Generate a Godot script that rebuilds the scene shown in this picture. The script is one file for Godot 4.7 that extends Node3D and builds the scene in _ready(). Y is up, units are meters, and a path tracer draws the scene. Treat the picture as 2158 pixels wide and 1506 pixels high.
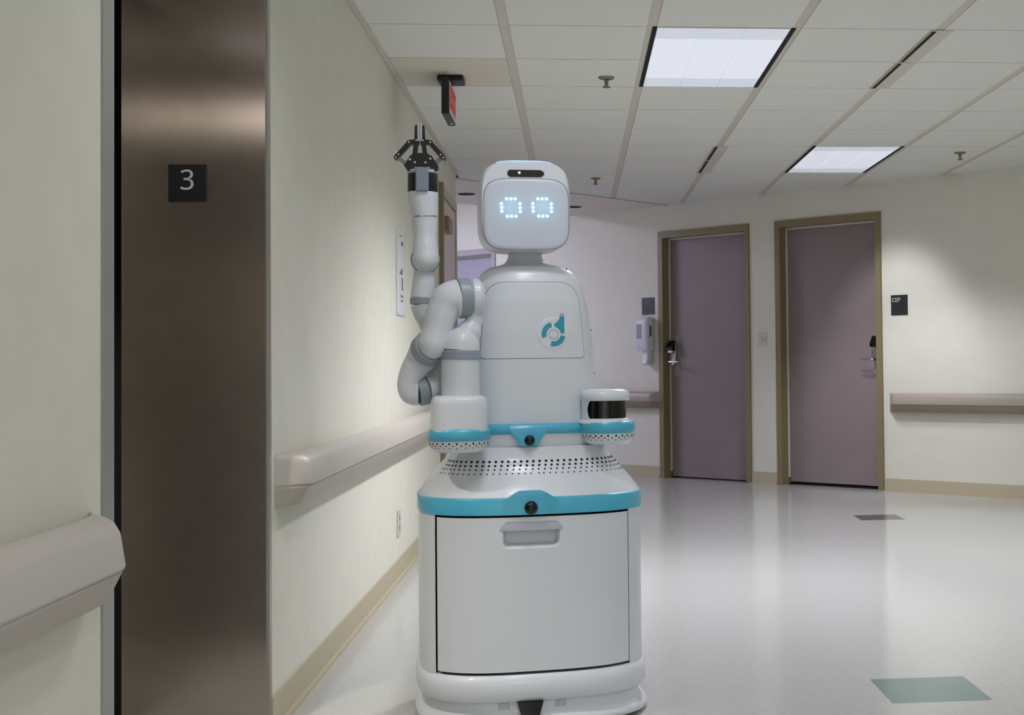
extends Node3D
# A hospital lobby with a stainless elevator recess, a tile ceiling and a white service robot. Metres, y up, floor at y = 0.

const CEIL := 2.41            # underside of the tile ceiling
const WX := -0.853            # face of the left wall
const GX := -0.2786           # first ceiling runner right of the left wall
const GZ := -5.5489           # a cross joint of the ceiling
const T := 0.61               # ceiling module
const WO := Vector3(0, 0, -12.6885)                    # a point of the door wall
const WA := 0.7765                                     # its turn
const N3 := 3.0

var M := {}
var WU := Vector3(cos(WA), 0, sin(WA))                 # along the door wall
var WN := Vector3(-sin(WA), 0, cos(WA))                # out of the door wall
var boxes := {}


func _ready() -> void:
	# --- camera
	var f := 2837.365
	var cam := Camera3D.new()
	cam.name = "camera"
	cam.projection = Camera3D.PROJECTION_FRUSTUM
	cam.near = 0.05
	cam.far = 60.0
	cam.size = 1506.0 / f * cam.near
	cam.frustum_offset = Vector2((1079.0 - 1462.54) / f, (687.79 - 753.0) / f) * cam.near
	cam.transform = Transform3D(Basis(Vector3.UP, -0.0884) * Basis(Vector3.RIGHT, 0.0271) * Basis(Vector3.BACK, -0.0116), Vector3(0, 1.012, 0))
	add_child(cam)
	cam.current = true
	# --- environment
	var we := WorldEnvironment.new()
	we.name = "environment"
	var e := Environment.new()
	e.background_mode = Environment.BG_COLOR
	e.background_color = Color(0.02, 0.02, 0.02)
	e.tonemap_mode = Environment.TONE_MAPPER_LINEAR
	e.tonemap_exposure = 1.14
	e.sdfgi_enabled = true
	e.ssao_enabled = true
	e.ssil_enabled = true
	we.environment = e
	add_child(we)
	# --- the corridor beyond the soffit is lit by its own ceiling panel
	var wing := AreaLight3D.new()
	wing.name = "corridor_light"
	wing.area_size = Vector2(0.6, 1.2)
	wing.light_color = Color(0.84, 0.84, 1.0)
	wing.light_energy = 7.4
	wing.area_range = 12.0
	wing.shadow_enabled = true
	var wp := wpt(-1.5, 2.72, 2.1)
	wing.transform = Transform3D(Basis(Vector3.UP, -WA) * Basis(Vector3.RIGHT, -PI / 2), wp)
	add_child(wing)
	materials()
	# --- large structure
	make_floor()
	make_walls()
	make_ceiling()
	make_doors()
	make_baseboards()
	make_elevator()
	# --- objects
	make_light_fixtures()
	make_rails()
	make_robot()
	make_ceiling_things()
	make_wall_things()


# ------------------------------------------------------------------ helpers

func wpt(u: float, y: float, off := 0.0) -> Vector3:
	return WO + WU * u + WN * off + Vector3(0, y, 0)


func mat(called: String, c: Color, rough := 0.6, metal := 0.0) -> StandardMaterial3D:
	var m := StandardMaterial3D.new()
	m.resource_name = called
	m.albedo_color = c
	m.roughness = rough
	m.metallic = metal
	M[called] = m
	return m


func glow(called: String, c: Color, energy: float) -> StandardMaterial3D:
	var m := mat(called, Color(0.8, 0.8, 0.8), 0.5)
	m.emission_enabled = true
	m.emission = c
	m.emission_energy_multiplier = energy
	return m


func noise_tex(freq: float, lo: Color, hi: Color, seed_no: int, octaves := 4, size := 512) -> NoiseTexture2D:
	var n := FastNoiseLite.new()
	n.seed = seed_no
	n.frequency = freq
	n.fractal_octaves = octaves
	var t := NoiseTexture2D.new()
	t.width = size
	t.height = size
	t.seamless = true
	t.noise = n
	var g := Gradient.new()
	g.set_color(0, lo)
	g.set_color(1, hi)
	t.color_ramp = g
	return t


func triplanar(m: StandardMaterial3D, tex: Texture2D, scale: float) -> void:
	m.albedo_texture = tex
	m.uv1_triplanar = true
	m.uv1_world_triplanar = true
	m.uv1_scale = Vector3.ONE * scale


func materials() -> void:
	var m := mat("wall_paint", Color(0.872, 0.865, 0.808), 0.75)
	triplanar(m, noise_tex(0.02, Color(0.975, 0.975, 0.97), Color(1, 1, 1), 3), 0.6)
	m = mat("floor_vinyl", Color(0.755, 0.755, 0.745), 0.15)
	triplanar(m, noise_tex(0.05, Color(0.96, 0.957, 0.95), Color(1, 1, 1), 7, 5), 1.3)
	m.metallic_specular = 0.6
	m = mat("green_vinyl", Color(0.525, 0.61, 0.59), 0.16)
	triplanar(m, noise_tex(0.06, Color(0.82, 0.85, 0.85), Color(1, 1, 1), 9, 5), 3.0)
	m = mat("plum_vinyl", Color(0.40, 0.325, 0.34), 0.16)
	triplanar(m, noise_tex(0.06, Color(0.82, 0.85, 0.85), Color(1, 1, 1), 10, 5), 3.0)
	m = mat("ceiling_tile", Color(0.885, 0.885, 0.855), 0.9)
	triplanar(m, noise_tex(0.12, Color(0.955, 0.955, 0.95), Color(1, 1, 1), 11, 3), 3.0)
	mat("tan_panel", Color(0.82, 0.80, 0.735), 0.85)
	mat("runner", Color(0.785, 0.76, 0.705), 0.6)
	mat("tee", Color(0.70, 0.68, 0.63), 0.7)
	mat("gypsum", Color(0.86, 0.82, 0.80), 0.8)
	m = mat("door_leaf", Color(0.56, 0.505, 0.505), 0.5)
	triplanar(m, noise_tex(0.01, Color(0.95, 0.95, 0.95), Color(1, 1, 1), 13), 0.8)
	mat("door_frame", Color(0.52, 0.47, 0.34), 0.45)
	mat("door_seal", Color(0.85, 0.84, 0.80), 0.6)
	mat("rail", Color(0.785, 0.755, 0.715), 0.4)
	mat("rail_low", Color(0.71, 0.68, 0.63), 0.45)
	mat("baseboard", Color(0.73, 0.69, 0.585), 0.5)
	m = mat("brushed_steel", Color(0.68, 0.65, 0.615), 0.22, 1.0)
	m.anisotropy_enabled = true
	m.anisotropy = 0.7
	triplanar(m, noise_tex(0.02, Color(0.96, 0.96, 0.96), Color(1, 1, 1), 17), 1.0)
	mat("trim_steel", Color(0.70, 0.695, 0.67), 0.38, 0.9)
	mat("bright_steel", Color(0.80, 0.80, 0.82), 0.22, 1.0)
	mat("black", Color(0.035, 0.035, 0.04), 0.4)
	mat("gloss_black", Color(0.02, 0.02, 0.025), 0.1)
	mat("dark_gap", Color(0.02, 0.02, 0.02), 0.9)
	mat("white_print", Color(0.85, 0.86, 0.87), 0.5)
	mat("grey_print", Color(0.42, 0.43, 0.45), 0.5)
	mat("sign_navy", Color(0.085, 0.10, 0.13), 0.35)
	mat("sign_charcoal", Color(0.15, 0.155, 0.155), 0.4)
	mat("sign_plum", Color(0.20, 0.185, 0.21), 0.4)
	mat("sign_white", Color(0.85, 0.86, 0.86), 0.4)
	mat("plastic_white", Color(0.84, 0.84, 0.87), 0.4)
	mat("plastic_grey", Color(0.60, 0.60, 0.62), 0.4)
	mat("ivory", Color(0.82, 0.79, 0.71), 0.4)
	m = mat("robot_white", Color(0.85, 0.872, 0.89), 0.42)
	m.clearcoat_enabled = true
	m.clearcoat = 0.22
	m.clearcoat_roughness = 0.12
	mat("face_grey", Color(0.80, 0.825, 0.87), 0.45)
	m = mat("teal", Color(0.30, 0.70, 0.82), 0.35)
	m.clearcoat_enabled = true
	m.clearcoat = 0.22
	m.clearcoat_roughness = 0.12
	mat("logo_teal", Color(0.22, 0.60, 0.70), 0.35)
	mat("band_grey", Color(0.585, 0.63, 0.665), 0.4)
	mat("bracket_grey", Color(0.50, 0.555, 0.61), 0.4)
	mat("seam_grey", Color(0.50, 0.52, 0.53), 0.6)
	mat("pad_grey", Color(0.72, 0.73, 0.77), 0.5)
	mat("link_grey", Color(0.55, 0.50, 0.54), 0.35, 0.5)
	mat("sprinkler", Color(0.52, 0.48, 0.38), 0.35, 0.8)
	mat("exit_face", Color(0.80, 0.76, 0.76), 0.4)
	mat("lavender_leaf", Color(0.66, 0.65, 0.69), 0.5)
	mat("mauve_frame", Color(0.69, 0.66, 0.655), 0.5)
	mat("tan_frame", Color(0.76, 0.73, 0.63), 0.5)
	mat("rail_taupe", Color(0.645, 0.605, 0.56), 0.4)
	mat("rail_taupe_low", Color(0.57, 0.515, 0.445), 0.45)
	mat("pink_leaf", Color(0.84, 0.78, 0.785), 0.5)
	glow("exit_red", Color(0.85, 0.12, 0.10), 0.12)
	M["exit_red"].albedo_color = Color(0.70, 0.16, 0.15)
	glow("lens", Color(0.90, 0.925, 0.99), 0.50)
	glow("lens_dim", Color(0.86, 0.90, 0.96), 0.38)
	mat("louver", Color(0.86, 0.88, 0.92), 0.4)
	glow("lantern", Color(1.0, 0.96, 0.94), 1.0)
	glow("eye_glow", Color(0.55, 0.93, 1.0), 2.2)
	glow("top_glow", Color(0.35, 0.70, 1.0), 1.1)
	glow("sensor_glow", Color(1, 1, 1), 1.6)


func named(o: Node3D, called: String, parent: Node) -> Node3D:
	o.name = called
	parent.add_child(o, true)
	return o


func add(called: String, mesh: Mesh, m: String, parent: Node = self, at := Vector3.ZERO) -> MeshInstance3D:
	var o := MeshInstance3D.new()
	o.name = called
	o.mesh = mesh
	o.material_override = M[m]
	o.position = at
	parent.add_child(o, true)
	return o


func thing(called: String, label: String, category: String, at := Vector3.ZERO, turn := 0.0, group := "") -> Node3D:
	var o := Node3D.new()
	o.name = called
	add_child(o, true)
	o.position = at
	o.rotation.y = turn
	tag(o, label, category, group)
	return o


func tag(o: Node, label: String, category: String, group := "") -> void:
	o.set_meta("label", label)
	o.set_meta("category", category)
	if group:
		o.set_meta("group", group)


func setting(o: Node, label := "", category := "") -> Node:
	o.set_meta("kind", "structure")
	if label:
		o.set_meta("label", label)
		o.set_meta("category", category)
	return o


func begin() -> SurfaceTool:
	var st := SurfaceTool.new()
	st.begin(Mesh.PRIMITIVE_TRIANGLES)
	return st


func finish(st: SurfaceTool) -> ArrayMesh:
	st.index()
	st.generate_normals()
	return st.commit()


func tri(st: SurfaceTool, a: Vector3, b: Vector3, c: Vector3) -> void:   # counterclockwise from outside
	st.add_vertex(a)
	st.add_vertex(c)
	st.add_vertex(b)


func quad(st: SurfaceTool, a: Vector3, b: Vector3, c: Vector3, d: Vector3) -> void:
	tri(st, a, b, c)
	tri(st, a, c, d)


func loft_into(st: SurfaceTool, rings: Array, caps := true, crease := [], flat := false) -> void:
	var group := 1
	for i in rings.size() - 1:
		if i in crease:
			group += 1
		st.set_smooth_group(-1 if flat else group)
		var a: PackedVector3Array = rings[i]
		var b: PackedVector3Array = rings[i + 1]
		for j in a.size():
			var k := (j + 1) % a.size()
			quad(st, a[j], a[k], b[k], b[j])
	if caps:
		st.set_smooth_group(-1)
		for way in 2:
			var r: PackedVector3Array = rings[0] if way == 0 else rings[-1]
			var mid := Vector3.ZERO
			for p in r:
				mid += p
			mid /= r.size()
			for j in r.size():
				var k := (j + 1) % r.size()
				if way == 0:
					tri(st, mid, r[k], r[j])
				else:
					tri(st, mid, r[j], r[k])


func loft(rings: Array, caps := true, crease := [], flat := false) -> ArrayMesh:
	var st := begin()
	loft_into(st, rings, caps, crease, flat)
	return finish(st)


func oct(y: float, hx: float, hz: float, b: float) -> PackedVector3Array:
	return PackedVector3Array([Vector3(hx, y, hz - b), Vector3(hx, y, b - hz), Vector3(hx - b, y, -hz), Vector3(b - hx, y, -hz), Vector3(-hx, y, b - hz), Vector3(-hx, y, hz - b), Vector3(b - hx, y, hz), Vector3(hx - b, y, hz)])


func bevel_box(size: Vector3, b := 0.003) -> ArrayMesh:
	var key := str(size) + str(b)
	if not boxes.has(key):
		var h := size / 2
		boxes[key] = loft([oct(-h.y, h.x - b, h.z - b, b * 0.5), oct(-h.y + b, h.x, h.z, b), oct(h.y - b, h.x, h.z, b), oct(h.y, h.x - b, h.z - b, b * 0.5)], true, [], true)
	return boxes[key]


func block(st: SurfaceTool, o: Vector3, ax: Vector3, ay: Vector3, az: Vector3) -> void:   # a box with a corner at o; ax, ay, az right-handed
	st.set_smooth_group(-1)
	quad(st, o, o + ay, o + ax + ay, o + ax)
	quad(st, o + az, o + az + ax, o + az + ax + ay, o + az + ay)
	quad(st, o, o + ax, o + ax + az, o + az)
	quad(st, o + ay, o + ay + az, o + ay + ax + az, o + ay + ax)
	quad(st, o, o + az, o + az + ay, o + ay)
	quad(st, o + ax, o + ax + ay, o + ax + ay + az, o + ax + az)


func sring(y: float, hw: float, hd: float, n := 2.0, cx := 0.0, cz := 0.0, count := 72) -> PackedVector3Array:
	var r := PackedVector3Array()
	for k in count:
		var p := sep(TAU * k / count, hw, hd, n)
		r.append(Vector3(cx + p.x, y, cz + p.y))
	return r


func sep(t: float, hw: float, hd: float, n: float) -> Vector2:
	var c := cos(t)
	var s := sin(t)
	return Vector2(signf(c) * pow(absf(c), 2.0 / n) * hw, -signf(s) * pow(absf(s), 2.0 / n) * hd)


func front_z(x: float, hw: float, hd: float, n: float) -> float:
	return hd * pow(maxf(0.0, 1.0 - pow(minf(1.0, absf(x / hw)), n)), 1.0 / n)


func lathe(profile: Array, n := 2.0, cx := 0.0, cz := 0.0, crease := [], count := 48) -> ArrayMesh:   # profile of [y, radius] from the bottom up
	var rings := []
	for p in profile:
		rings.append(sring(p[0], p[1], p[1], n, cx, cz, count))
	return loft(rings, true, crease)


func patch(fn: Callable, nu: int, nv: int, back: Vector3) -> ArrayMesh:   # a shell over fn(u, v), as thick as back
	var st := begin()
	var g := []
	for i in nu + 1:
		var row := PackedVector3Array()
		for j in nv + 1:
			row.append(fn.call(float(i) / nu, float(j) / nv))
		g.append(row)
	st.set_smooth_group(1)
	for i in nu:
		for j in nv:
			quad(st, g[i][j], g[i + 1][j], g[i + 1][j + 1], g[i][j + 1])
	st.set_smooth_group(-1)
	for i in nu:
		quad(st, g[i + 1][0], g[i][0], g[i][0] + back, g[i + 1][0] + back)
		quad(st, g[i][nv], g[i + 1][nv], g[i + 1][nv] + back, g[i][nv] + back)
	for j in nv:
		quad(st, g[0][j], g[0][j + 1], g[0][j + 1] + back, g[0][j] + back)
		quad(st, g[nu][j + 1], g[nu][j], g[nu][j] + back, g[nu][j + 1] + back)
	return finish(st)


func prism(poly: PackedVector2Array, depth: float) -> ArrayMesh:   # a polygon in x and y, from z = -depth to z = 0
	var st := begin()
	prism_into(st, poly, depth, Transform3D())
	return finish(st)


func prism_into(st: SurfaceTool, poly: PackedVector2Array, depth: float, t: Transform3D) -> void:
	if Geometry2D.is_polygon_clockwise(poly):
		poly = poly.duplicate()
		poly.reverse()
	st.set_smooth_group(-1)
	var idx := Geometry2D.triangulate_polygon(poly)
	for i in range(0, idx.size(), 3):
		var q := [poly[idx[i]], poly[idx[i + 1]], poly[idx[i + 2]]]
		if (q[1] - q[0]).cross(q[2] - q[0]) < 0:
			q.reverse()
		tri(st, t * Vector3(q[0].x, q[0].y, 0), t * Vector3(q[1].x, q[1].y, 0), t * Vector3(q[2].x, q[2].y, 0))
		tri(st, t * Vector3(q[0].x, q[0].y, -depth), t * Vector3(q[2].x, q[2].y, -depth), t * Vector3(q[1].x, q[1].y, -depth))
	for i in poly.size():
		var a := poly[i]
		var b := poly[(i + 1) % poly.size()]
		quad(st, t * Vector3(a.x, a.y, -depth), t * Vector3(b.x, b.y, -depth), t * Vector3(b.x, b.y, 0), t * Vector3(a.x, a.y, 0))


func slab(poly: PackedVector2Array, y0: float, y1: float) -> ArrayMesh:   # a polygon in x and z, from y0 up to y1
	var st := begin()
	slab_into(st, poly, y0, y1)
	return finish(st)


func slab_into(st: SurfaceTool, poly: PackedVector2Array, y0: float, y1: float) -> void:
	# the prism's x, y, z become x, -z, y
	var flipped := PackedVector2Array()
	for p in poly:
		flipped.append(Vector2(p.x, -p.y))
	prism_into(st, flipped, y1 - y0, Transform3D(Basis(Vector3.RIGHT, Vector3.FORWARD, Vector3.UP), Vector3(0, y1, 0)))


func tube(points: Array, radii: Array, round0 := true, round1 := true, sub := 6, sides := 28) -> ArrayMesh:
	var P := PackedVector3Array()
	var R := PackedFloat32Array()
	for i in points.size() - 1:
		var p0: Vector3 = points[maxi(i - 1, 0)]
		var p3: Vector3 = points[mini(i + 2, points.size() - 1)]
		for k in sub:
			var t := float(k) / sub
			P.append((points[i] as Vector3).cubic_interpolate(points[i + 1], p0, p3, t))
			R.append(lerpf(radii[i], radii[i + 1], smoothstep(0.0, 1.0, t)))
	P.append(points[-1])
	R.append(radii[-1])
	var rings := []
	var up := Vector3.ZERO
	for i in P.size():
		var d := (P[mini(i + 1, P.size() - 1)] - P[maxi(i - 1, 0)]).normalized()
		if up == Vector3.ZERO:
			up = d.cross(Vector3.RIGHT if absf(d.x) < 0.8 else Vector3.UP).normalized()
		up = (up - d * up.dot(d)).normalized()
		var side := d.cross(up)
		var extra := [[0.0, 1.0]]
		if i == 0 and round0:
			extra = []
			for q in [85, 70, 55, 40, 25, 12, 0]:
				extra.append([-sin(deg_to_rad(q)), cos(deg_to_rad(q))])
		if i == P.size() - 1 and round1:
			extra = []
			for q in [0, 12, 25, 40, 55, 70, 85]:
				extra.append([sin(deg_to_rad(q)), cos(deg_to_rad(q))])
		for x in extra:
			var ring := PackedVector3Array()
			for k in sides:
				var a := TAU * k / sides
				ring.append(P[i] + d * R[i] * x[0] + (up * cos(a) + side * sin(a)) * R[i] * x[1])
			rings.append(ring)
	return loft(rings, true)


func disc_cyl(a: Vector3, b: Vector3, r: float, bevel := 0.003, sides := 32) -> ArrayMesh:   # a short cylinder from a to b with bevelled rims
	var d := (b - a).normalized()
	var up := d.cross(Vector3.RIGHT if absf(d.x) < 0.8 else Vector3.UP).normalized()
	var side := d.cross(up)
	var rings := []
	for x in [[a, r - bevel], [a + d * bevel, r], [b - d * bevel, r], [b, r - bevel]]:
		var ring := PackedVector3Array()
		for k in sides:
			var t := TAU * k / sides
			ring.append(x[0] + (up * cos(t) + side * sin(t)) * x[1])
		rings.append(ring)
	return loft(rings, true, [1, 2])


func ball(r: float, squash := 1.0) -> SphereMesh:
	var s := SphereMesh.new()
	s.radius = r
	s.height = 2 * r * squash
	s.radial_segments = 24
	s.rings = 12
	return s


func text(s: String, size: float, depth := 0.001, bold := false) -> TextMesh:
	var t := TextMesh.new()
	var fnt := SystemFont.new()
	fnt.font_names = PackedStringArray(["Droid Sans"])
	if bold:
		fnt.font_weight = 700
	t.font = fnt
	t.text = s
	t.font_size = 64
	t.pixel_size = size / 64.0
	t.depth = depth
	return t


# ------------------------------------------------------------------ the setting

func make_floor() -> void:
	var o := add("floor", slab(PackedVector2Array([Vector2(-6.5, 6.7), Vector2(6, 6.7), Vector2(6, -18), Vector2(-6.5, -18)]), -0.1, 0.0), "floor_vinyl")
	setting(o)
	# two inlaid accent tiles
	var t := add("floor_tile", bevel_box(Vector3(0.304, 0.006, 0.304), 0.0004), "green_vinyl", o, Vector3(1.077, -0.0025, -4.095))
	t.set_meta("label", "green vinyl accent tile in the pale floor")
	t = add("floor_tile", bevel_box(Vector3(0.285, 0.006, 0.285), 0.0004), "plum_vinyl", o, Vector3(1.949, -0.0025, -8.61))
	t.set_meta("label", "plum vinyl accent tile in the pale floor")


func wall_seg(st: SurfaceTool, u0: float, u1: float, y0: float, y1: float) -> void:
	block(st, wpt(u0, y0, -0.2), WU * (u1 - u0), Vector3(0, y1 - y0, 0), WN * 0.2)


func make_walls() -> void:
	# left wall: near piece, lintel over the elevator, far piece, lintel over its door
	var st := begin()
	for s in [[6.6, -2.52, 0.0, 2.6], [-2.52, -3.85, 2.13, 2.6], [-3.85, -8.66, 0.0, 2.6], [-8.66, -9.80, 2.19, 2.6], [-9.80, -9.88, 0.0, 2.6]]:
		block(st, Vector3(WX - 0.2, s[2], s[1]), Vector3(0.2, 0, 0), Vector3(0, s[3] - s[2], 0), Vector3(0, 0, s[0] - s[1]))
	setting(add("wall_left", finish(st), "wall_paint"))
	# door wall
	st = begin()
	var cuts := [[-5.0, -2.06], [-1.085, 1.05], [2.065, 2.332], [3.355, 8.6]]
	for c in cuts:
		wall_seg(st, c[0], c[1], 0.0, 3.0)
	for c in [[-2.06, -1.085], [1.05, 2.065], [2.332, 3.355]]:
		wall_seg(st, c[0], c[1], 2.182, 3.0)
	setting(add("wall_back", finish(st), "wall_paint"))
	# the near side of the corridor beyond the soffit, and its end
	st = begin()
	block(st, wpt(-5.0, 0.0, 2.60), WU * 6.29, Vector3(0, 3.0, 0), WN * 0.2)
	block(st, wpt(-5.2, 0.0, -0.2), WU * 0.2, Vector3(0, 3.0, 0), WN * 3.0)
	setting(add("wall_corridor", finish(st), "wall_paint"))
	# the sides of the lobby that the camera does not see
	st = begin()
	block(st, Vector3(5.9, 0, -7.3), Vector3(0.2, 0, 0), Vector3(0, 2.6, 0), Vector3(0, 0, 14.0))
	setting(add("wall_right", finish(st), "wall_paint"))
	st = begin()
	block(st, Vector3(WX - 0.2, 0, 6.5), Vector3(7.0, 0, 0), Vector3(0, 2.6, 0), Vector3(0, 0, 0.2))
	setting(add("wall_front", finish(st), "wall_paint"))


func room_outline() -> PackedVector2Array:
	var a := wpt(1.18, 0)
	var b := wpt(8.4, 0)
	var c := wpt(1.18, 0, 2.62)
	return PackedVector2Array([Vector2(WX, -3.1189), Vector2(WX, -9.9), Vector2(c.x, c.z), Vector2(a.x, a.z), Vector2(b.x, b.z), Vector2(5.9, -3.1189)])


func make_ceiling() -> void:
	var top := add("ceiling", slab(PackedVector2Array([Vector2(WX - 0.2, 6.7), Vector2(6.1, 6.7), Vector2(6.1, -7.2), Vector2(1.18 * WU.x, WO.z + 1.18 * WU.z), Vector2(WX - 0.2, -9.95)]), CEIL + 0.03, CEIL + 0.13), "ceiling_tile")
	setting(top)
	# over the camera the grid is not in view: one plain field
	add("ceiling_field", slab(PackedVector2Array([Vector2(WX, 6.5), Vector2(5.9, 6.5), Vector2(5.9, -3.1189), Vector2(WX, -3.1189)]), CEIL, CEIL + 0.03), "ceiling_tile", top)
	var room := room_outline()
	# tiles, one by one
	for row in range(-4, 14):
		for col in range(-1, 10):
			var z0 := GZ - T * row
			var x0 := GX + T * col
			if col == 1 and row in [0, 1] or col == 3 and row in [5, 6]:
				continue      # the light fixtures hang here
			var l := maxf(WX + 0.006, x0 + 0.021)
			var cell := PackedVector2Array([Vector2(l, z0 - 0.004), Vector2(x0 + T - 0.021, z0 - 0.004), Vector2(x0 + T - 0.021, z0 - T + 0.004), Vector2(l, z0 - T + 0.004)])
			for p in Geometry2D.intersect_polygons(cell, room):
				if area(p) < 0.01:
					continue
				var special := col == -1 and row == 1
				var o := add("ceiling_tile", slab(p, CEIL, CEIL + 0.018), "tan_panel" if special else "ceiling_tile", top)
				if special:
					o.set_meta("label", "smooth tan ceiling panel that carries the exit sign")
	# main runners and cross tees
	for col in range(0, 10):
		var x := GX + T * col
		for p in Geometry2D.intersect_polygons(PackedVector2Array([Vector2(x - 0.02, -3.0), Vector2(x + 0.02, -3.0), Vector2(x + 0.02, -13), Vector2(x - 0.02, -13)]), room):
			add("ceiling_runner", slab(p, CEIL + 0.003, CEIL + 0.02), "runner", top)
	for row in range(-4, 14):
		var z := GZ - T * row
		for p in Geometry2D.intersect_polygons(PackedVector2Array([Vector2(-1, z - 0.012), Vector2(6, z - 0.012), Vector2(6, z + 0.012), Vector2(-1, z + 0.012)]), room):
			add("cross_tee", slab(p, CEIL + 0.010, CEIL + 0.024), "tee", top)
	# wall angle along the left wall and the edge of the tile field
	add("wall_angle", bevel_box(Vector3(0.022, 0.01, 6.8), 0.002), "runner", top, Vector3(WX + 0.0115, CEIL - 0.003, -6.5))
	var c := wpt(1.18, CEIL + 0.002, 1.3)
	var edge := add("wall_angle", bevel_box(Vector3(0.02, 0.014, 2.6), 0.002), "tee", top, c)
	edge.rotation.y = -WA
	# the plain soffit over the mouth of the corridor, and the higher ceiling beyond
	var st := begin()
	var q := []
	for k in [[0.0, 0.0], [1.18, 0.0], [1.18, 2.75], [0.0, 2.75]]:
		var p := wpt(k[0], 0, k[1])
		q.append(Vector2(p.x, p.z))
	slab_into(st, PackedVector2Array(q), CEIL - 0.002, 3.0)
	setting(add("ceiling_soffit", finish(st), "gypsum"))
	q = []
	for k in [[-5.2, -0.2], [1.3, -0.2], [1.3, 2.8], [-5.2, 2.8]]:
		var p := wpt(k[0], 0, k[1])
		q.append(Vector2(p.x, p.z))
	setting(add("ceiling_corridor", slab(PackedVector2Array(q), 2.78, 2.9), "gypsum"))


func area(p: PackedVector2Array) -> float:
	var s := 0.0
	for i in p.size():
		s += p[i].cross(p[(i + 1) % p.size()])
	return absf(s) / 2


# a door in its own axes: x along the wall, y up, z out of the wall, the origin at the left foot of the opening
func make_door(n: int, at: Vector3, turn: float, w: float, lock_x: float, gap: float, label: String, leaf_z := -0.108, leaf_mat := "door_leaf", frame_mat := "door_frame") -> Node3D:
	var o := Node3D.new()
	o.name = "door_%d" % n
	add_child(o)
	o.position = at
	o.rotation.y = turn
	setting(o, label, "door")
	var h := 2.182
	var fw := 0.052
	var st := begin()
	var poly := PackedVector2Array([Vector2(0.002, 0.0), Vector2(fw, 0), Vector2(fw, h - fw - 0.008), Vector2(w - fw, h - fw - 0.008), Vector2(w - fw, 0), Vector2(w - 0.002, 0), Vector2(w - 0.002, h - 0.002), Vector2(0.002, h - 0.002)])
	prism_into(st, poly, 0.15, Transform3D(Basis(), Vector3(0, 0, 0.014)))
	add("door_frame", finish(st), frame_mat, o)
	var lw := w - 2 * fw
	var leaf := add("door_leaf", bevel_box(Vector3(lw - 0.02, h - fw - 0.022 - gap, 0.045), 0.002), leaf_mat, o, Vector3(w / 2 + 0.003, (h - fw - 0.022 + gap) / 2 + 0.002, leaf_z))
	st = begin()
	block(st, Vector3(fw, 0.06, -0.10), Vector3(0.010, 0, 0), Vector3(0, h - fw - 0.075, 0), Vector3(0, 0, 0.022))
	block(st, Vector3(fw, h - fw - 0.020, -0.10), Vector3(lw, 0, 0), Vector3(0, 0.012, 0), Vector3(0, 0, 0.022))
	add("door_seal", finish(st), "door_seal", o)
	add("threshold_gap", bevel_box(Vector3(lw, 0.012, 0.1), 0.001), "dark_gap", o, Vector3(w / 2, 0.006, -0.13))
	if lock_x > 0:
		var z := -0.0855
		var away := 1.0 if lock_x < w / 2 else -1.0
		var plate := add("lock_plate", bevel_box(Vector3(0.085, 0.36, 0.004), 0.001), "door_seal", leaf, Vector3(lock_x - w / 2 - 0.003, 1.08 - (h - fw - 0.022 + gap) / 2 - 0.002, z + 0.110))
		plate.material_override = M["steel_dull"]
		var base := Vector3(lock_x, 1.08, z)
		var kb := add("lock_body", bevel_box(Vector3(0.06, 0.19, 0.03), 0.006), "trim_steel", o, base + Vector3(-0.008 * away, 0.02, 0.02))
		var top := begin()
		prism_into(top, PackedVector2Array([Vector2(0, 0), Vector2(0.05, 0.0), Vector2(0.05, 0.025), Vector2(0.012, 0.085), Vector2(0, 0.085)]), 0.062, Transform3D(Basis(Vector3.UP, -PI / 2), base + Vector3(-0.008 * away - 0.031, 0.045, 0.034)))
		add("keypad", finish(top), "gloss_black", o)
		add("lock_knob", bevel_box(Vector3(0.055, 0.032, 0.03), 0.008), "bright_steel", o, base + Vector3(-0.008 * away, 0.035, 0.062))
		add("lever", tube([Vector3(0, 0, 0), Vector3(0, 0, 0.05), Vector3(0.025 * away, 0, 0.062), Vector3(0.11 * away, 0.0, 0.06)], [0.012, 0.011, 0.010, 0.009], true, true, 5, 14), "bright_steel", o, base + Vector3(-0.01 * away, -0.055, 0.035))
		add("lever_rose", disc_cyl(Vector3(0, 0, 0), Vector3(0, 0, 0.012), 0.03), "bright_steel", o, base + Vector3(-0.01 * away, -0.055, 0.028))
	return o


func make_doors() -> void:
	mat("steel_dull", Color(0.60, 0.555, 0.53), 0.4, 0.2)
	make_door(1, wpt(1.05, 0), -WA, 1.015, 0.118, 0.008, "plum grey door beside the soap dispenser, lock on its left edge")
	make_door(2, wpt(2.332, 0), -WA, 1.023, 0.925, 0.022, "grey brown door beside the long right handrail, lock on its right edge")
	make_door(3, wpt(-2.06, 0), -WA, 0.975, 0.0, 0.008, "lavender grey door in the bright corridor behind the robot", -0.108, "lavender_leaf", "mauve_frame")
	# the left wall's far door: its own x runs towards the camera
	make_door(4, Vector3(WX, 0, -8.66), PI / 2, 1.14, 0.0, 0.008, "pinkish door at the far end of the left wall, behind the raised arm", -0.018, "pink_leaf", "tan_frame")
	var c := add("door_closer", bevel_box(Vector3(0.05, 0.10, 0.24), 0.006), "door_frame", get_node("door_4"))
	add("jamb_edge", bevel_box(Vector3(0.05, 2.18, 0.03), 0.002), "door_frame", get_node("door_4"), Vector3(0.0, 1.09, 0.014))
	c.position = Vector3(0.32, 1.94, 0.02)
	c.rotation.y = PI / 2


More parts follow.
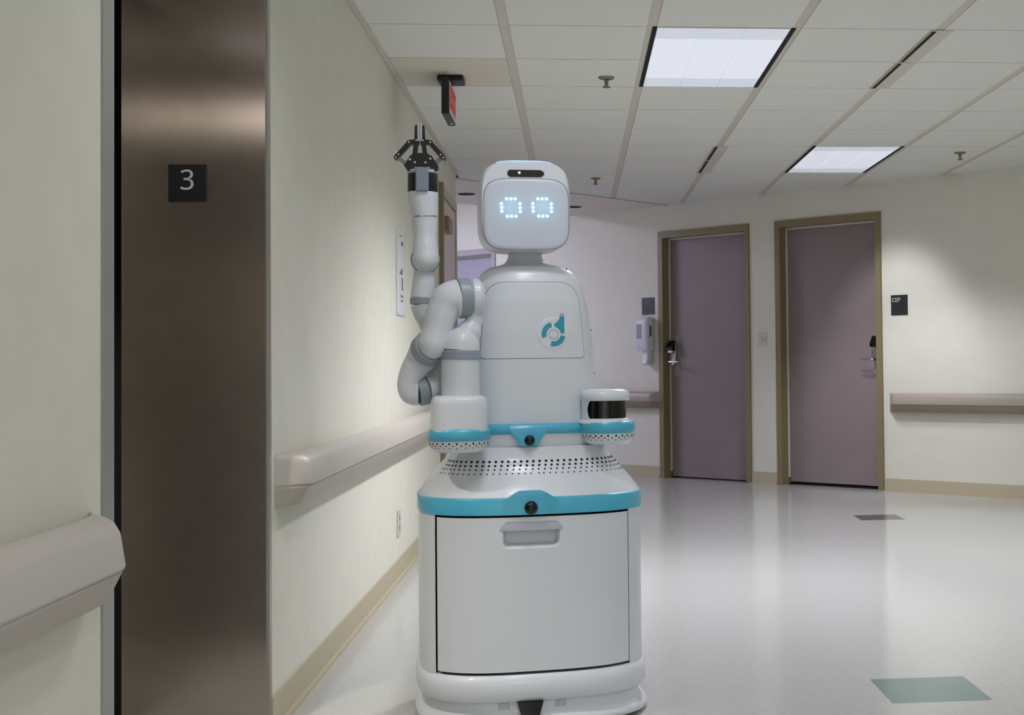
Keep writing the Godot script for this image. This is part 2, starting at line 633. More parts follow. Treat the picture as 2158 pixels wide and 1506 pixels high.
func make_baseboards() -> void:
	var st := begin()
	for s in [[6.5, -2.515], [-3.86, -8.655]]:
		block(st, Vector3(WX, 0, s[1]), Vector3(0.009, 0, 0), Vector3(0, 0.096, 0), Vector3(0, 0, s[0] - s[1]))
		block(st, Vector3(WX, 0, s[1]), Vector3(0.022, 0, 0), Vector3(0, 0.012, 0), Vector3(0, 0, s[0] - s[1]))
	setting(add("baseboard_left", finish(st), "baseboard"))
	st = begin()
	for s in [[-1.083, 1.048], [2.067, 2.330], [3.357, 8.4]]:
		block(st, wpt(s[0], 0, 0), WU * (s[1] - s[0]), Vector3(0, 0.1, 0), WN * 0.009)
		block(st, wpt(s[0], 0, 0), WU * (s[1] - s[0]), Vector3(0, 0.012, 0), WN * 0.022)
	setting(add("baseboard_back", finish(st), "baseboard"))


func make_elevator() -> void:
	# a recess 0.42 m deep in the left wall with steel jambs and closed steel doors
	var o := Node3D.new()
	o.name = "trim_1"
	add_child(o)
	setting(o, "stainless elevator doorway in the left wall with a floor number on its jamb", "elevator")
	var st: SurfaceTool
	var sheet := BoxMesh.new()
	sheet.size = Vector3(0.387, 2.13, 0.042)
	add("far_jamb", sheet, "brushed_steel", o, Vector3(-1.0465, 1.065, -3.841))
	st = begin()
	block(st, Vector3(-1.26, 0, -2.576), Vector3(0.405, 0, 0), Vector3(0, 2.13, 0), Vector3(0, 0, 0.056))
	add("near_jamb", finish(st), "trim_steel", o)
	st = begin()
	block(st, Vector3(-1.26, 2.09, -3.84), Vector3(0.41, 0, 0), Vector3(0, 0.04, 0), Vector3(0, 0, 1.3))
	add("head_jamb", finish(st), "trim_steel", o)
	st = begin()
	block(st, Vector3(WX - 0.03, 0, -3.868), Vector3(0.034, 0, 0), Vector3(0, 2.16, 0), Vector3(0, 0, 0.03))
	block(st, Vector3(WX - 0.03, 0, -2.576), Vector3(0.034, 0, 0), Vector3(0, 2.16, 0), Vector3(0, 0, 0.058))
	add("edge_trim", finish(st), "trim_steel", o)
	add("head_light", bevel_box(Vector3(0.10, 0.008, 0.10), 0.002), "lens", o, Vector3(-1.06, 2.088, -3.1))
	var dn := SpotLight3D.new()
	dn.name = "head_lamp"
	dn.spot_angle = 45
	dn.spot_angle_attenuation = 0.6
	dn.spot_range = 6
	dn.spot_attenuation = 2
	dn.light_size = 0.03
	dn.light_energy = 1.6
	dn.light_color = Color(1.0, 0.97, 0.93)
	dn.shadow_enabled = true
	dn.position = Vector3(-1.06, 2.075, -3.1)
	dn.rotation.x = -PI / 2
	o.add_child(dn, true)
	for k in 2:
		sheet = BoxMesh.new()
		sheet.size = Vector3(0.035, 2.08, 0.615)
		add("elevator_door", sheet, "brushed_steel", o, Vector3(-1.2925, 1.048, -2.9075 if k == 0 else -3.5275))
	st = begin()
	block(st, Vector3(-1.45, 0, -3.9), Vector3(0.1, 0, 0), Vector3(0, 2.3, 0), Vector3(0, 0, 1.45))
	block(st, Vector3(-1.45, 2.14, -3.9), Vector3(0.58, 0, 0), Vector3(0, 0.1, 0), Vector3(0, 0, 1.45))
	block(st, Vector3(-1.45, 0, -3.96), Vector3(0.58, 0, 0), Vector3(0, 2.24, 0), Vector3(0, 0, 0.09))
	block(st, Vector3(-1.45, 0, -2.52), Vector3(0.55, 0, 0), Vector3(0, 2.24, 0), Vector3(0, 0, 0.09))
	add("shaft", finish(st), "dark_gap", o)
	var hl := thing("hall_lantern", "lit elevator arrival lantern on the near jamb, facing into the doorway", "lantern", Vector3(-1.06, 1.93, -2.578))
	add("bezel", bevel_box(Vector3(0.36, 0.12, 0.010), 0.002), "trim_steel", hl, Vector3(0, 0, -0.005))
	add("lens", bevel_box(Vector3(0.33, 0.09, 0.008), 0.002), "lantern", hl, Vector3(0, 0, -0.011))
	var ha := AreaLight3D.new()
	ha.name = "lantern_light"
	ha.area_size = Vector2(0.33, 0.09)
	ha.light_color = Color(1.0, 0.95, 0.92)
	ha.light_energy = 0.016
	ha.area_range = 8.0
	ha.shadow_enabled = true
	ha.position = Vector3(0, 0, -0.02)
	hl.add_child(ha, true)
	# the number plate on the far jamb, and the lit hall lantern on the jamb opposite
	var p := thing("floor_number_sign", "square dark navy sign with a white 3 on the elevator jamb", "sign", Vector3(-1.0615, 1.525, -3.816))
	add("sign_plate", bevel_box(Vector3(0.103, 0.103, 0.006), 0.001), "sign_navy", p)
	add("numeral", text("3", 0.078, 0.001), "white_print", p, Vector3(0, 0.008, 0.0033))


# ------------------------------------------------------------------ ceiling things

func make_light_fixtures() -> void:
	light_fixture(GX + T, GZ, 1.65, 73, "white ceiling light panel nearest the robot, the larger of the two in view")
	light_fixture(GX + 3 * T, GZ - 5 * T, 0.95, 62, "white ceiling light panel near the right doors, the smaller of the two in view", Vector3(0.78, 0, -0.9))
	# the same fixtures go on along the lobby, out of the frame
	for p in [[GX + 5 * T, GZ, 0.55, "beyond the right edge"], [GX, GZ + 5 * T, 0.24, "above and before the robot"], [GX + 4 * T, GZ + 5 * T, 0.15, "to the right of the camera"], [GX + T, GZ + 11 * T, 1.0, "right behind the camera"], [GX + 6 * T, GZ + 10 * T, 0.3, "far to the right behind the camera"], [GX + 7 * T, GZ - 1 * T, 0.35, "at the far right of the lobby"], [GX + 3 * T, GZ + 15 * T, 1.35, "two rows behind the camera"], [GX, GZ + 16 * T, 4.0, "over the left rear of the lobby"]]:
		light_fixture(p[0], p[1], p[2], 80, "white ceiling light panel out of the frame, " + p[3])


func light_fixture(x: float, z: float, power: float, cone: float, label: String, throw := Vector3.ZERO) -> void:
	# x, z: the grid corner nearest the camera on the left; 0.61 wide, 1.22 long
	var o := thing("ceiling_light", label, "light", Vector3(x + T / 2, CEIL, z - T), 0.0, "" if label.contains("in view") else "ceiling lights out of frame")
	var st := begin()
	for s in [-1.0, 1.0]:
		block(st, Vector3(s * 0.292 - 0.010, -0.001, -0.602), Vector3(0.020, 0, 0), Vector3(0, 0.014, 0), Vector3(0, 0, 1.204))
	add("air_slot", finish(st), "dark_gap", o)
	st = begin()
	block(st, Vector3(-0.30, 0.010, -0.608), Vector3(0.6, 0, 0), Vector3(0, 0.016, 0), Vector3(0, 0, 1.216))
	for s in [-1.0, 1.0]:
		block(st, Vector3(-0.28, -0.002, s * 0.602 - 0.005), Vector3(0.56, 0, 0), Vector3(0, 0.012, 0), Vector3(0, 0, 0.010))
	add("housing", finish(st), "louver", o)
	for col in 3:
		for row in 6:
			add("lens_panel", bevel_box(Vector3(0.185, 0.006, 0.195), 0.002), "lens_dim" if row in [0, 5] else "lens", o, Vector3((col - 1) * 0.1883, 0.003, (row - 2.5) * 0.199))
	for k in 2:
		var l := SpotLight3D.new()
		l.name = "lamp"
		l.spot_range = 15
		l.spot_attenuation = 2
		l.spot_angle = cone
		l.spot_angle_attenuation = 0.4 if cone < 70 else 0.8
		l.light_size = 0.12
		l.light_energy = 2.2 * power
		l.light_color = Color(0.955, 0.96, 1.0)
		l.shadow_enabled = true
		l.position = Vector3(0, -0.03, (k - 0.5) * 0.6)
		l.rotation.x = -PI / 2
		if k == 0 and throw != Vector3.ZERO:      # its reflector throws one lamp's light sideways, to the wall
			l.spot_angle = 33
			l.spot_angle_attenuation = 0.7
			l.light_energy = 1.5
			l.basis = Basis.looking_at(throw.normalized() * sin(deg_to_rad(36)) + Vector3.DOWN * cos(deg_to_rad(36)))
		o.add_child(l, true)


func make_ceiling_things() -> void:
	for p in [[0.165, -6.547, "pendant sprinkler head in front of the larger ceiling light"], [0.166, -10.111, "small pendant sprinkler head just above the robot's right shoulder side"], [2.598, -8.847, "small pendant sprinkler head right of the smaller ceiling light"]]:
		var o := thing("sprinkler", p[2], "sprinkler", Vector3(p[0], CEIL, p[1]), 0.0, "ceiling sprinklers")
		add("escutcheon", lathe([[-0.012, 0.012], [-0.010, 0.030], [-0.002, 0.040], [0.0, 0.040]], 2, 0, 0, [1], 28), "sprinkler", o)
		add("stem", lathe([[-0.046, 0.007], [-0.03, 0.010], [-0.008, 0.010]], 2, 0, 0, [], 16), "sprinkler", o)
		add("deflector", lathe([[-0.052, 0.010], [-0.050, 0.020], [-0.046, 0.020], [-0.044, 0.006]], 2, 0, 0, [1, 2], 20), "sprinkler", o)
	# linear air slots beside the runners
	for p in [[GX + 3 * T, GZ - 0.5 * T, "nearest black slot air diffuser, at the top right of the ceiling"], [GX + 3 * T, GZ - 1.5 * T, "second black slot air diffuser, just beyond the top right one"], [GX + 2 * T, GZ - 5.5 * T, "near half of the short slot diffuser left of the smaller light"], [GX + 2 * T, GZ - 6.5 * T, "far half of the short slot diffuser left of the smaller light"]]:
		var o := thing("slot_diffuser", p[2], "air diffuser", Vector3(p[0], CEIL, p[1]), 0.0, "slot air diffusers")
		add("rim", bevel_box(Vector3(0.10, 0.006, 0.59), 0.002), "runner", o, Vector3(0.012, -0.0005, 0))
		add("slot", bevel_box(Vector3(0.020, 0.006, 0.57), 0.001), "dark_gap", o, Vector3(-0.018, -0.0022, 0))
		add("blade", bevel_box(Vector3(0.006, 0.010, 0.57), 0.001), "tee", o, Vector3(-0.033, -0.004, 0))
	# the panel that lights the corridor beyond the soffit
	var w := thing("ceiling_light", "white ceiling light panel out of the frame, in the corridor behind the soffit", "light", wpt(-1.5, 2.78, 2.1), -WA, "ceiling lights out of frame")
	add("housing", bevel_box(Vector3(0.62, 0.03, 1.24), 0.004), "louver", w, Vector3(0, -0.015, 0))
	for side in [-0.3, 0.3]:
		add("lens_panel", bevel_box(Vector3(0.57, 0.006, 0.58), 0.002), "lens", w, Vector3(0, -0.032, side))
	# exit sign seen on its edge
	var e := thing("exit_sign", "black edge-on exit sign with red letters hanging from the ceiling", "exit sign", Vector3(-0.602, CEIL, -6.60))
	add("canopy", bevel_box(Vector3(0.125, 0.030, 0.13), 0.006), "black", e, Vector3(0.017, -0.016, 0.03))
	add("housing", bevel_box(Vector3(0.036, 0.172, 0.34), 0.003), "black", e, Vector3(0, -0.117, 0.0))
	var face := add("face", bevel_box(Vector3(0.004, 0.15, 0.31), 0.001), "exit_face", e, Vector3(0.0185, -0.117, 0.0))
	var t := add("lettering", text("EXIT", 0.15, 0.002, true), "exit_red", face, Vector3(0.003, 0, 0))
	t.rotation.y = PI / 2
	add("test_button", bevel_box(Vector3(0.012, 0.004, 0.02), 0.001), "white_print", e, Vector3(0.006, -0.204, -0.10))
	# two dark downlights in the soffit
	for p in [[-0.865, -11.009, "dark recessed downlight in the soffit left of the robot's head"], [0.0, -11.92, "dark recessed downlight in the soffit right of the robot's head"]]:
		var o := thing("downlight", p[2], "downlight", Vector3(p[0], CEIL - 0.002, p[1]), 0.0, "soffit downlights")
		add("trim_ring", lathe([[-0.004, 0.07], [-0.006, 0.085], [0.0, 0.09]], 2, 0, 0, [], 32), "gypsum", o)
		add("baffle", lathe([[-0.0075, 0.068], [-0.004, 0.072]], 2, 0, 0, [], 32), "dark_gap", o)


# ------------------------------------------------------------------ handrails

func rail_profile(low: bool) -> PackedVector2Array:   # (out of the wall, height)
	if low:
		return PackedVector2Array([Vector2(0.088, 0.674), Vector2(0.084, 0.664), Vector2(0.062, 0.622), Vector2(0.056, 0.616), Vector2(0.0, 0.616), Vector2(0.0, 0.674)])
	return PackedVector2Array([Vector2(0.0, 0.674), Vector2(0.0, 0.745), Vector2(0.012, 0.757), Vector2(0.035, 0.763), Vector2(0.058, 0.760), Vector2(0.074, 0.750), Vector2(0.083, 0.735), Vector2(0.092, 0.680), Vector2(0.090, 0.674)])


func rail(label: String, origin: Vector3, along: Vector3, out: Vector3, a: float, b: float, end_a: bool, end_b: bool, kind := "rail") -> void:
	var o := thing("handrail", label, "handrail", origin + along * (a + b) / 2)
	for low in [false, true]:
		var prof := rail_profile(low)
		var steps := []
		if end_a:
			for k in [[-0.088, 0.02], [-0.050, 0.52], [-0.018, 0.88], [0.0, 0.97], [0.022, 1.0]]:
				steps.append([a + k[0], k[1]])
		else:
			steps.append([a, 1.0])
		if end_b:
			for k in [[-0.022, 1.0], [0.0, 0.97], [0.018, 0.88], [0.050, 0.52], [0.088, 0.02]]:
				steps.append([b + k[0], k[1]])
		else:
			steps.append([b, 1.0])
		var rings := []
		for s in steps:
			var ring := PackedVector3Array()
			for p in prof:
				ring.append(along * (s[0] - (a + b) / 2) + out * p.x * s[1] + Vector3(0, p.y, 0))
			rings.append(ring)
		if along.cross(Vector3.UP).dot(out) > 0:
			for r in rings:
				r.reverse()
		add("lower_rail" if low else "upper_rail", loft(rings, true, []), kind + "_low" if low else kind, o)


func make_rails() -> void:
	rail("pale handrail in the near left corner, ending before the elevator", Vector3(WX, 0, 0), Vector3.FORWARD, Vector3.RIGHT, -1.0, 2.375, false, true)
	rail("long pale handrail on the left wall past the elevator, behind the robot", Vector3(WX, 0, 0), Vector3.FORWARD, Vector3.RIGHT, 4.01, 8.5, true, true)
	rail("short taupe handrail between the robot and the soap dispenser", WO, WU, WN, -0.9, 1.0, true, true, "rail_taupe")
	rail("long taupe handrail right of the right door, under the dark sign", WO, WU, WN, 3.50, 8.3, true, false, "rail_taupe")


# ------------------------------------------------------------------ things on the walls

func wall_thing(called: String, label: String, category: String, u: float, y: float) -> Node3D:
	return thing(called, label, category, wpt(u, y), -WA)


func make_wall_things() -> void:
	var s := wall_thing("room_sign", "small dark sign above the soap dispenser, left of the left door", "sign", 0.924, 1.526)
	add("sign_plate", bevel_box(Vector3(0.148, 0.152, 0.006), 0.001), "sign_plum", s, Vector3(0, 0, 0.003))
	add("lettering", text("CIB", 0.042), "grey_print", s, Vector3(-0.022, 0.040, 0.0063))
	add("lettering", text("CB", 0.034), "sign_charcoal", s, Vector3(-0.03, -0.035, 0.0063))
	s = wall_thing("room_sign", "small charcoal sign with pale letters right of the right door", "sign", 3.511, 1.442)
	add("sign_plate", bevel_box(Vector3(0.147, 0.156, 0.006), 0.001), "sign_charcoal", s, Vector3(0, 0, 0.003))
	add("lettering", text("CIIP", 0.042), "white_print", s, Vector3(-0.026, 0.040, 0.0063))
	# soap dispenser
	s = wall_thing("soap_dispenser", "white wall dispenser with a grey window beside the left door", "dispenser", 0.925, 1.0)
	var rings := []
	for p in [[0.125, 0.066, 0.045], [0.14, 0.073, 0.052], [0.25, 0.075, 0.056], [0.38, 0.073, 0.056], [0.415, 0.068, 0.050], [0.425, 0.058, 0.040]]:
		rings.append(sring(p[0], p[1], p[2], 4.5, 0, p[2] + 0.002, 48))
	add("body", loft(rings), "plastic_white", s)
	add("window", bevel_box(Vector3(0.062, 0.13, 0.008), 0.003), "plastic_grey", s, Vector3(-0.016, 0.30, 0.112))
	add("badge", bevel_box(Vector3(0.05, 0.018, 0.006), 0.002), "grey_print", s, Vector3(-0.016, 0.385, 0.107))
	add("side_window", bevel_box(Vector3(0.008, 0.10, 0.034), 0.003), "grey_print", s, Vector3(0.0725, 0.30, 0.06))
	add("drip_tray", loft([sring(0.0, 0.030, 0.030, 4, 0.018, 0.05, 32), sring(0.012, 0.040, 0.042, 4, 0.018, 0.05, 32), sring(0.09, 0.034, 0.03, 4, 0.016, 0.04, 32), sring(0.128, 0.034, 0.03, 4, 0.016, 0.04, 32)], true, [1]), "plastic_white", s)
	# switch between the doors
	s = wall_thing("wall_switch", "small ivory wall switch between the two right doors", "switch", 2.187, 1.206)
	add("plate", bevel_box(Vector3(0.085, 0.115, 0.007), 0.003), "ivory", s, Vector3(0, 0, 0.0035))
	add("knob", disc_cyl(Vector3.ZERO, Vector3(0, 0, 0.014), 0.02), "ivory", s, Vector3(-0.006, -0.004, 0.006))
	# outlet under the left handrail
	s = thing("wall_outlet", "thin ivory outlet plate low on the left wall near the robot", "outlet", Vector3(WX, 0.264, -6.58), PI / 2)
	add("plate", bevel_box(Vector3(0.09, 0.128, 0.008), 0.002), "ivory", s, Vector3(0, 0, 0.004))
	add("socket", bevel_box(Vector3(0.034, 0.028, 0.004), 0.002), "plastic_grey", s, Vector3(0, 0.024, 0.008))
	add("socket", bevel_box(Vector3(0.034, 0.028, 0.004), 0.002), "plastic_grey", s, Vector3(0, -0.024, 0.008))
	add("gap", bevel_box(Vector3(0.008, 0.124, 0.004), 0.001), "dark_gap", s, Vector3(0.047, 0, 0.003))
	# tall strip sign
	s = thing("strip_sign", "tall narrow white notice sign on the left wall beside the raised arm", "sign", Vector3(WX, 1.466, -6.69), PI / 2)
	add("sign_plate", bevel_box(Vector3(0.27, 0.41, 0.008), 0.002), "sign_white", s, Vector3(0, 0, 0.004))
	add("edge_shade", bevel_box(Vector3(0.008, 0.41, 0.010), 0.001), "ivory", s, Vector3(0.137, 0, 0.005))
	for p in [[0.04, 0.15, 0.07, 0.022], [-0.01, 0.185, 0.10, 0.006], [0.03, 0.02, 0.05, 0.014], [0.0, 0.004, 0.10, 0.016], [0.04, -0.05, 0.045, 0.062], [0.02, -0.11, 0.09, 0.012], [0.03, -0.132, 0.07, 0.010]]:
		add("print_mark", bevel_box(Vector3(p[2], p[3], 0.001), 0.0002), "grey_print", s, Vector3(p[0], p[1], 0.0083))


# ------------------------------------------------------------------ the robot

const BW := 0.325
const BD := 0.28

func torso_at(y: float) -> Vector2:   # half width and half depth of the torso
	var k := [[0.842, 0.206, 0.150], [0.92, 0.199, 0.148], [1.02, 0.195, 0.146], [1.11, 0.189, 0.142], [1.196, 0.175, 0.134], [1.254, 0.158, 0.122], [1.29, 0.134, 0.104]]
	for i in k.size() - 1:
		if y <= k[i + 1][0]:
			var t: float = clampf((y - k[i][0]) / (k[i + 1][0] - k[i][0]), 0, 1)
			return Vector2(lerpf(k[i][1], k[i + 1][1], t), lerpf(k[i][2], k[i + 1][2], t))
	return Vector2(0.134, 0.104)


func panel_half(y: float) -> float:   # half width of the torso's front panel with its rounded corners
	var base := lerpf(0.153, 0.141, clampf((y - 1.032) / 0.16, 0, 1))
	var top := 1.255 - y
	var low := y - 1.032
	if top < 0.062:
		base -= 0.062 - sqrt(maxf(0, 0.062 * 0.062 - (0.062 - top) * (0.062 - top))) - 0.0
	if low < 0.012:
		base -= 0.012 - sqrt(maxf(0, 0.012 * 0.012 - (0.012 - low) * (0.012 - low)))
	return base


func torso_point(x: float, y: float, off: float) -> Vector3:
	var s := torso_at(y)
	return Vector3(x, y, front_z(x, s.x, s.y, 2.9) + off)


func make_robot() -> void:
	var r := thing("service_robot", "white and teal hospital robot with square head, glowing dot eyes and one raised arm", "robot", Vector3(-0.142, 0, -4.09), deg_to_rad(9))
	# --- base
	var p := named(Node3D.new(), "base", r)
	for w in [[-0.2, 0.16], [0.2, 0.16], [-0.2, -0.16], [0.2, -0.16]]:
		add("wheel", disc_cyl(Vector3(w[0] - 0.02, 0.045, w[1]), Vector3(w[0] + 0.02, 0.045, w[1]), 0.045, 0.006), "black", p)
	add("skirt", loft([sring(0.008, 0.325, 0.285, N3), sring(0.013, 0.338, 0.298, N3), sring(0.026, 0.337, 0.297, N3), sring(0.037, 0.322, 0.283, N3), sring(0.045, 0.314, 0.275, N3), sring(0.085, 0.314, 0.275, N3)], true, [3]), "robot_white", p)
	add("bumper", loft([sring(0.074, 0.312, 0.272, N3), sring(0.078, 0.326, 0.288, N3), sring(0.090, 0.334, 0.296, N3), sring(0.125, 0.334, 0.296, N3), sring(0.142, 0.329, 0.290, N3), sring(0.150, 0.320, 0.28, N3)]), "robot_white", p)
	add("chassis", loft([sring(0.10, BW - 0.05, BD - 0.05, N3), sring(0.60, BW - 0.05, BD - 0.05, N3)]), "dark_gap", p)
	var side := func(u: float, v: float) -> Vector3:
		var t := deg_to_rad(lerpf(-44.5, 213.3, u))
		var q := sep(t, BW, BD, N3)
		return Vector3(q.x, lerpf(0.148, 0.594, v), q.y)
	add("side_panel", patch(side, 90, 2, Vector3.ZERO), "robot_white", p)
	var caster := func(u: float, v: float) -> Vector3:
		var x := -0.036 + (u - 0.5) * lerpf(0.040, 0.072, v)
		return Vector3(x, lerpf(0.022, 0.077, v), 0.300 - 0.006 * absf(u - 0.5))
	add("front_sensor", patch(caster, 8, 2, Vector3(0, 0, -0.05)), "black", p)
	for gx in [-0.107, 0.05]:
		var grille := begin()
		for i in 6:
			for j in 4:
				var x: float = gx + (i - 2.5) * 0.0055
				block(grille, Vector3(x - 0.0012, 0.055 + j * 0.005, front_z(x, 0.314, 0.275, N3) - 0.003), Vector3(0.0024, 0, 0), Vector3(0, 0.003, 0), Vector3(0, 0, 0.0035))
		var g := add("grille", finish(grille), "grey_print", p)
		g.set_meta("kind", "stuff")
	# --- drawer with its finger pocket
	var drawer_fn := func(u: float, v: float) -> Vector3:
		var x := lerpf(-0.2835, 0.2575, u)
		var y := lerpf(0.158, 0.587, v)
		var q := Vector2(absf(x + 0.027) - 0.0785 + 0.016, absf(y - 0.5375) - 0.0345 + 0.016).max(Vector2.ZERO)
		var d := 0.016 - q.length()      # distance inside a rounded rectangle
		var m := smoothstep(-0.002, 0.009, d)
		return Vector3(x, y, front_z(x, BW, BD, N3) - 0.034 * m)
	add("drawer", patch(drawer_fn, 200, 160, Vector3(0, 0, -0.004)), "robot_white", r)
	var lip := func(u: float, v: float) -> Vector3:
		var x := -0.027 + (u - 0.5) * lerpf(0.178, 0.120, v * v * v)
		return Vector3(x, lerpf(0.550, 0.5735, v), front_z(x, BW, BD, N3) + 0.0015 - 0.003 * v * v)
	add("handle_lip", patch(lip, 20, 5, Vector3(0, 0, -0.004)), "pad_grey", r.get_node("drawer"))
	# --- teal belt with a raised middle and its camera
	var belt := add("belt", loft([sring(0.592, BW - 0.004, BD - 0.004, N3), sring(0.594, BW + 0.003, BD + 0.003, N3), sring(0.636, BW + 0.003, BD + 0.003, N3), sring(0.6405, BW, BD, N3), sring(0.642, BW - 0.006, BD - 0.006, N3)], true, [1]), "teal", r)
	var rise := func(u: float, v: float) -> Vector3:
		var x := lerpf(-0.108, 0.050, u)
		var up := 0.0225 * smoothstep(0.080, 0.025, absf(x + 0.029))
		return Vector3(x, lerpf(0.594, 0.6375 + up, v), front_z(x, BW + 0.003, BD + 0.003, N3) + 0.004 * smoothstep(0.08, 0.03, absf(x + 0.029)) * (1.0 - 0.7 * pow(v, 6)))
	add("belt_rise", patch(rise, 32, 10, Vector3(0, 0, -0.06)), "teal", belt)
	add("camera_ball", ball(0.0195), "gloss_black", belt, Vector3(-0.029, 0.613, BD + 0.003))
	# --- sloping deck with rows of vent holes
	var prof := [[0.640, 0.322, 0.277], [0.652, 0.316, 0.268], [0.675, 0.299, 0.245], [0.70, 0.278, 0.222], [0.72, 0.260, 0.204], [0.74, 0.243, 0.190], [0.760, 0.231, 0.181], [0.776, 0.224, 0.176]]
	var rings := []
	for q in prof:
		rings.append(sring(q[0], q[1], q[2], N3))
	var deck := add("deck", loft(rings), "robot_white", r)
	var vents := begin()
	for row in 4:
		var y: float = [0.7365, 0.7255, 0.715, 0.704][row]
		var s := lerp2(prof, y)
		var walk := 0.0 if row % 2 else 0.009
		var last := sep(deg_to_rad(-168), s.x, s.y, N3)
		for i in 1200:
			var c := sep(deg_to_rad(lerpf(-168, -12, i / 1199.0)), s.x + 0.0004, s.y + 0.0004, N3)
			walk += c.distance_to(last)
			last = c
			if walk < 0.0178:
				continue
			walk -= 0.0178
			var nrm := Vector3(signf(c.x) * pow(absf(c.x) / s.x, N3 - 1) / s.x, 0.0, signf(c.y) * pow(absf(c.y) / s.y, N3 - 1) / s.y).normalized()
			nrm = (nrm + Vector3(0, 0.9, 0)).normalized()
			hole(vents, Vector3(c.x, y, c.y), nrm, [0.0042, 0.0037, 0.0028, 0.0023][row])
	var vo := add("vent_holes", finish(vents), "dark_gap", deck)
	vo.set_meta("kind", "stuff")
	# --- waist: bowl, teal ring, teal lobe with the second camera
	var waist := add("waist", loft([sring(0.750, 0.172, 0.134, 2.8), sring(0.754, 0.188, 0.150, 2.8), sring(0.766, 0.203, 0.163, 2.8), sring(0.782, 0.209, 0.168, 2.8), sring(0.800, 0.212, 0.171, 2.8), sring(0.816, 0.213, 0.172, 2.8)]), "robot_white", r)
	add("waist_ring", loft([sring(0.812, 0.212, 0.170, 2.8), sring(0.814, 0.217, 0.176, 2.8), sring(0.834, 0.217, 0.176, 2.8), sring(0.841, 0.211, 0.168, 2.8), sring(0.842, 0.20, 0.15, 2.8)]), "teal", waist)
	var lobe := func(u: float, v: float) -> Vector3:
		var w := lerpf(0.030, 0.054, smoothstep(0.0, 0.75, v))
		var x := -0.021 + (u - 0.5) * 2 * w
		var y := lerpf(0.778, 0.841, v) + 0.008 * pow(absf(u - 0.5) * 2, 4) * (1 - v)
		return Vector3(x, y, 0.186 - 0.004 * pow(absf(u - 0.5) * 2, 2) - 0.012 * pow(v, 8))
	add("waist_lobe", patch(lobe, 16, 10, Vector3(0, 0, -0.03)), "teal", waist)
	add("camera_ball", ball(0.0155), "gloss_black", waist, Vector3(-0.0195, 0.795, 0.185))
	# --- left lobe of the waist (arm base) and right lobe (laser scanner)
	pod(r, "arm_pod", Vector3(-0.222, 0.006, 0.225), 0.0865)
	pod(r, "scanner_pod", Vector3(0.214, 0.014, 0.15), 0.0805)
	var ab: Node3D = r.get_node("arm_pod")
	add("arm_box", loft([sring(0.827, 0.078, 0.078, 3.2), sring(0.905, 0.0785, 0.0785, 3.2), sring(0.919, 0.076, 0.076, 3.2), sring(0.926, 0.069, 0.069, 3.2), sring(0.929, 0.058, 0.058, 3.2)]), "robot_white", ab, Vector3(-0.222, 0, 0.225) - ab.position)
	var sc: Node3D = r.get_node("scanner_pod")
	var c0 := Vector3(0.2075, 0.008, 0.15) - sc.position
	add("scanner_foot", lathe([[0.832, 0.077], [0.836, 0.076], [0.843, 0.070], [0.846, 0.062]]), "robot_white", sc, c0)
	add("scanner_window", lathe([[0.840, 0.062], [0.902, 0.062]], 2, 0, 0, [], 48), "gloss_black", sc, c0)
	add("scanner_cap", lathe([[0.897, 0.060], [0.898, 0.070], [0.901, 0.0725], [0.917, 0.0715], [0.926, 0.066], [0.930, 0.052]], 2.3), "robot_white", sc, c0)
	var wrap := func(u: float, v: float) -> Vector3:
		var rise2 := 1.0 - sqrt(maxf(0.0, 1.0 - pow(absf(v - 0.5) * 2, 2)))
		var a := lerpf(deg_to_rad(213 + 22 * rise2), deg_to_rad(60), u)
		return Vector3(cos(a) * 0.069, lerpf(0.838, 0.905, v), -sin(a) * 0.069)
	add("scanner_shroud", patch(wrap, 30, 16, Vector3.ZERO), "robot_white", sc, c0)
	# --- torso
	rings = []
	for y in [0.838, 0.842, 0.88, 0.92, 0.97, 1.02, 1.065, 1.11, 1.15, 1.18, 1.20, 1.22, 1.24, 1.254, 1.266, 1.278, 1.288]:
		var s := torso_at(y)
		rings.append(sring(y, s.x, s.y, 2.9))
	for q in [[1.297, 0.124, 0.096], [1.304, 0.110, 0.088], [1.309, 0.092, 0.078], [1.312, 0.078, 0.068]]:
		rings.append(sring(q[0], q[1], q[2], 2.7))
	for q in [[1.315, 0.066], [1.320, 0.059], [1.328, 0.054], [1.338, 0.0505], [1.36, 0.050]]:
		rings.append(sring(q[0], q[1], q[1], 2.2, -0.006))
	var torso := add("torso", loft(rings), "robot_white", r)
	var seam := func(u: float, v: float) -> Vector3:
		var y := lerpf(1.0305, 1.2565, v)
		var vy := clampf(lerpf(1.032, 1.255, (y - 1.0305) / 0.226), 1.032, 1.255)
		return torso_point((u - 0.5) * 2 * (panel_half(vy) + 0.0015), y, 0.0005)
	add("panel_seam", patch(seam, 30, 70, Vector3(0, 0, -0.003)), "seam_grey", torso)
	var panel := func(u: float, v: float) -> Vector3:
		var y := lerpf(1.032, 1.255, v)
		return torso_point((u - 0.5) * 2 * panel_half(y), y, 0.0016)
	add("front_panel", patch(panel, 30, 70, Vector3(0, 0, -0.003)), "robot_white", torso)
	for q in [[0.186, 1.115], [0.1945, 0.985], [0.108, 1.296]]:
		var s := torso_at(q[1])
		add("rivet", ball(0.003), "grey_print", torso, Vector3(q[0], q[1], front_z(q[0], s.x, s.y, 2.9)))
	logo(torso)
	head(r)
	arm(r)


func lerp2(prof: Array, y: float) -> Vector2:
	for i in prof.size() - 1:
		if y <= prof[i + 1][0]:
			var t: float = (y - prof[i][0]) / (prof[i + 1][0] - prof[i][0])
			return Vector2(lerpf(prof[i][1], prof[i + 1][1], t), lerpf(prof[i][2], prof[i + 1][2], t))
	return Vector2(prof[-1][1], prof[-1][2])


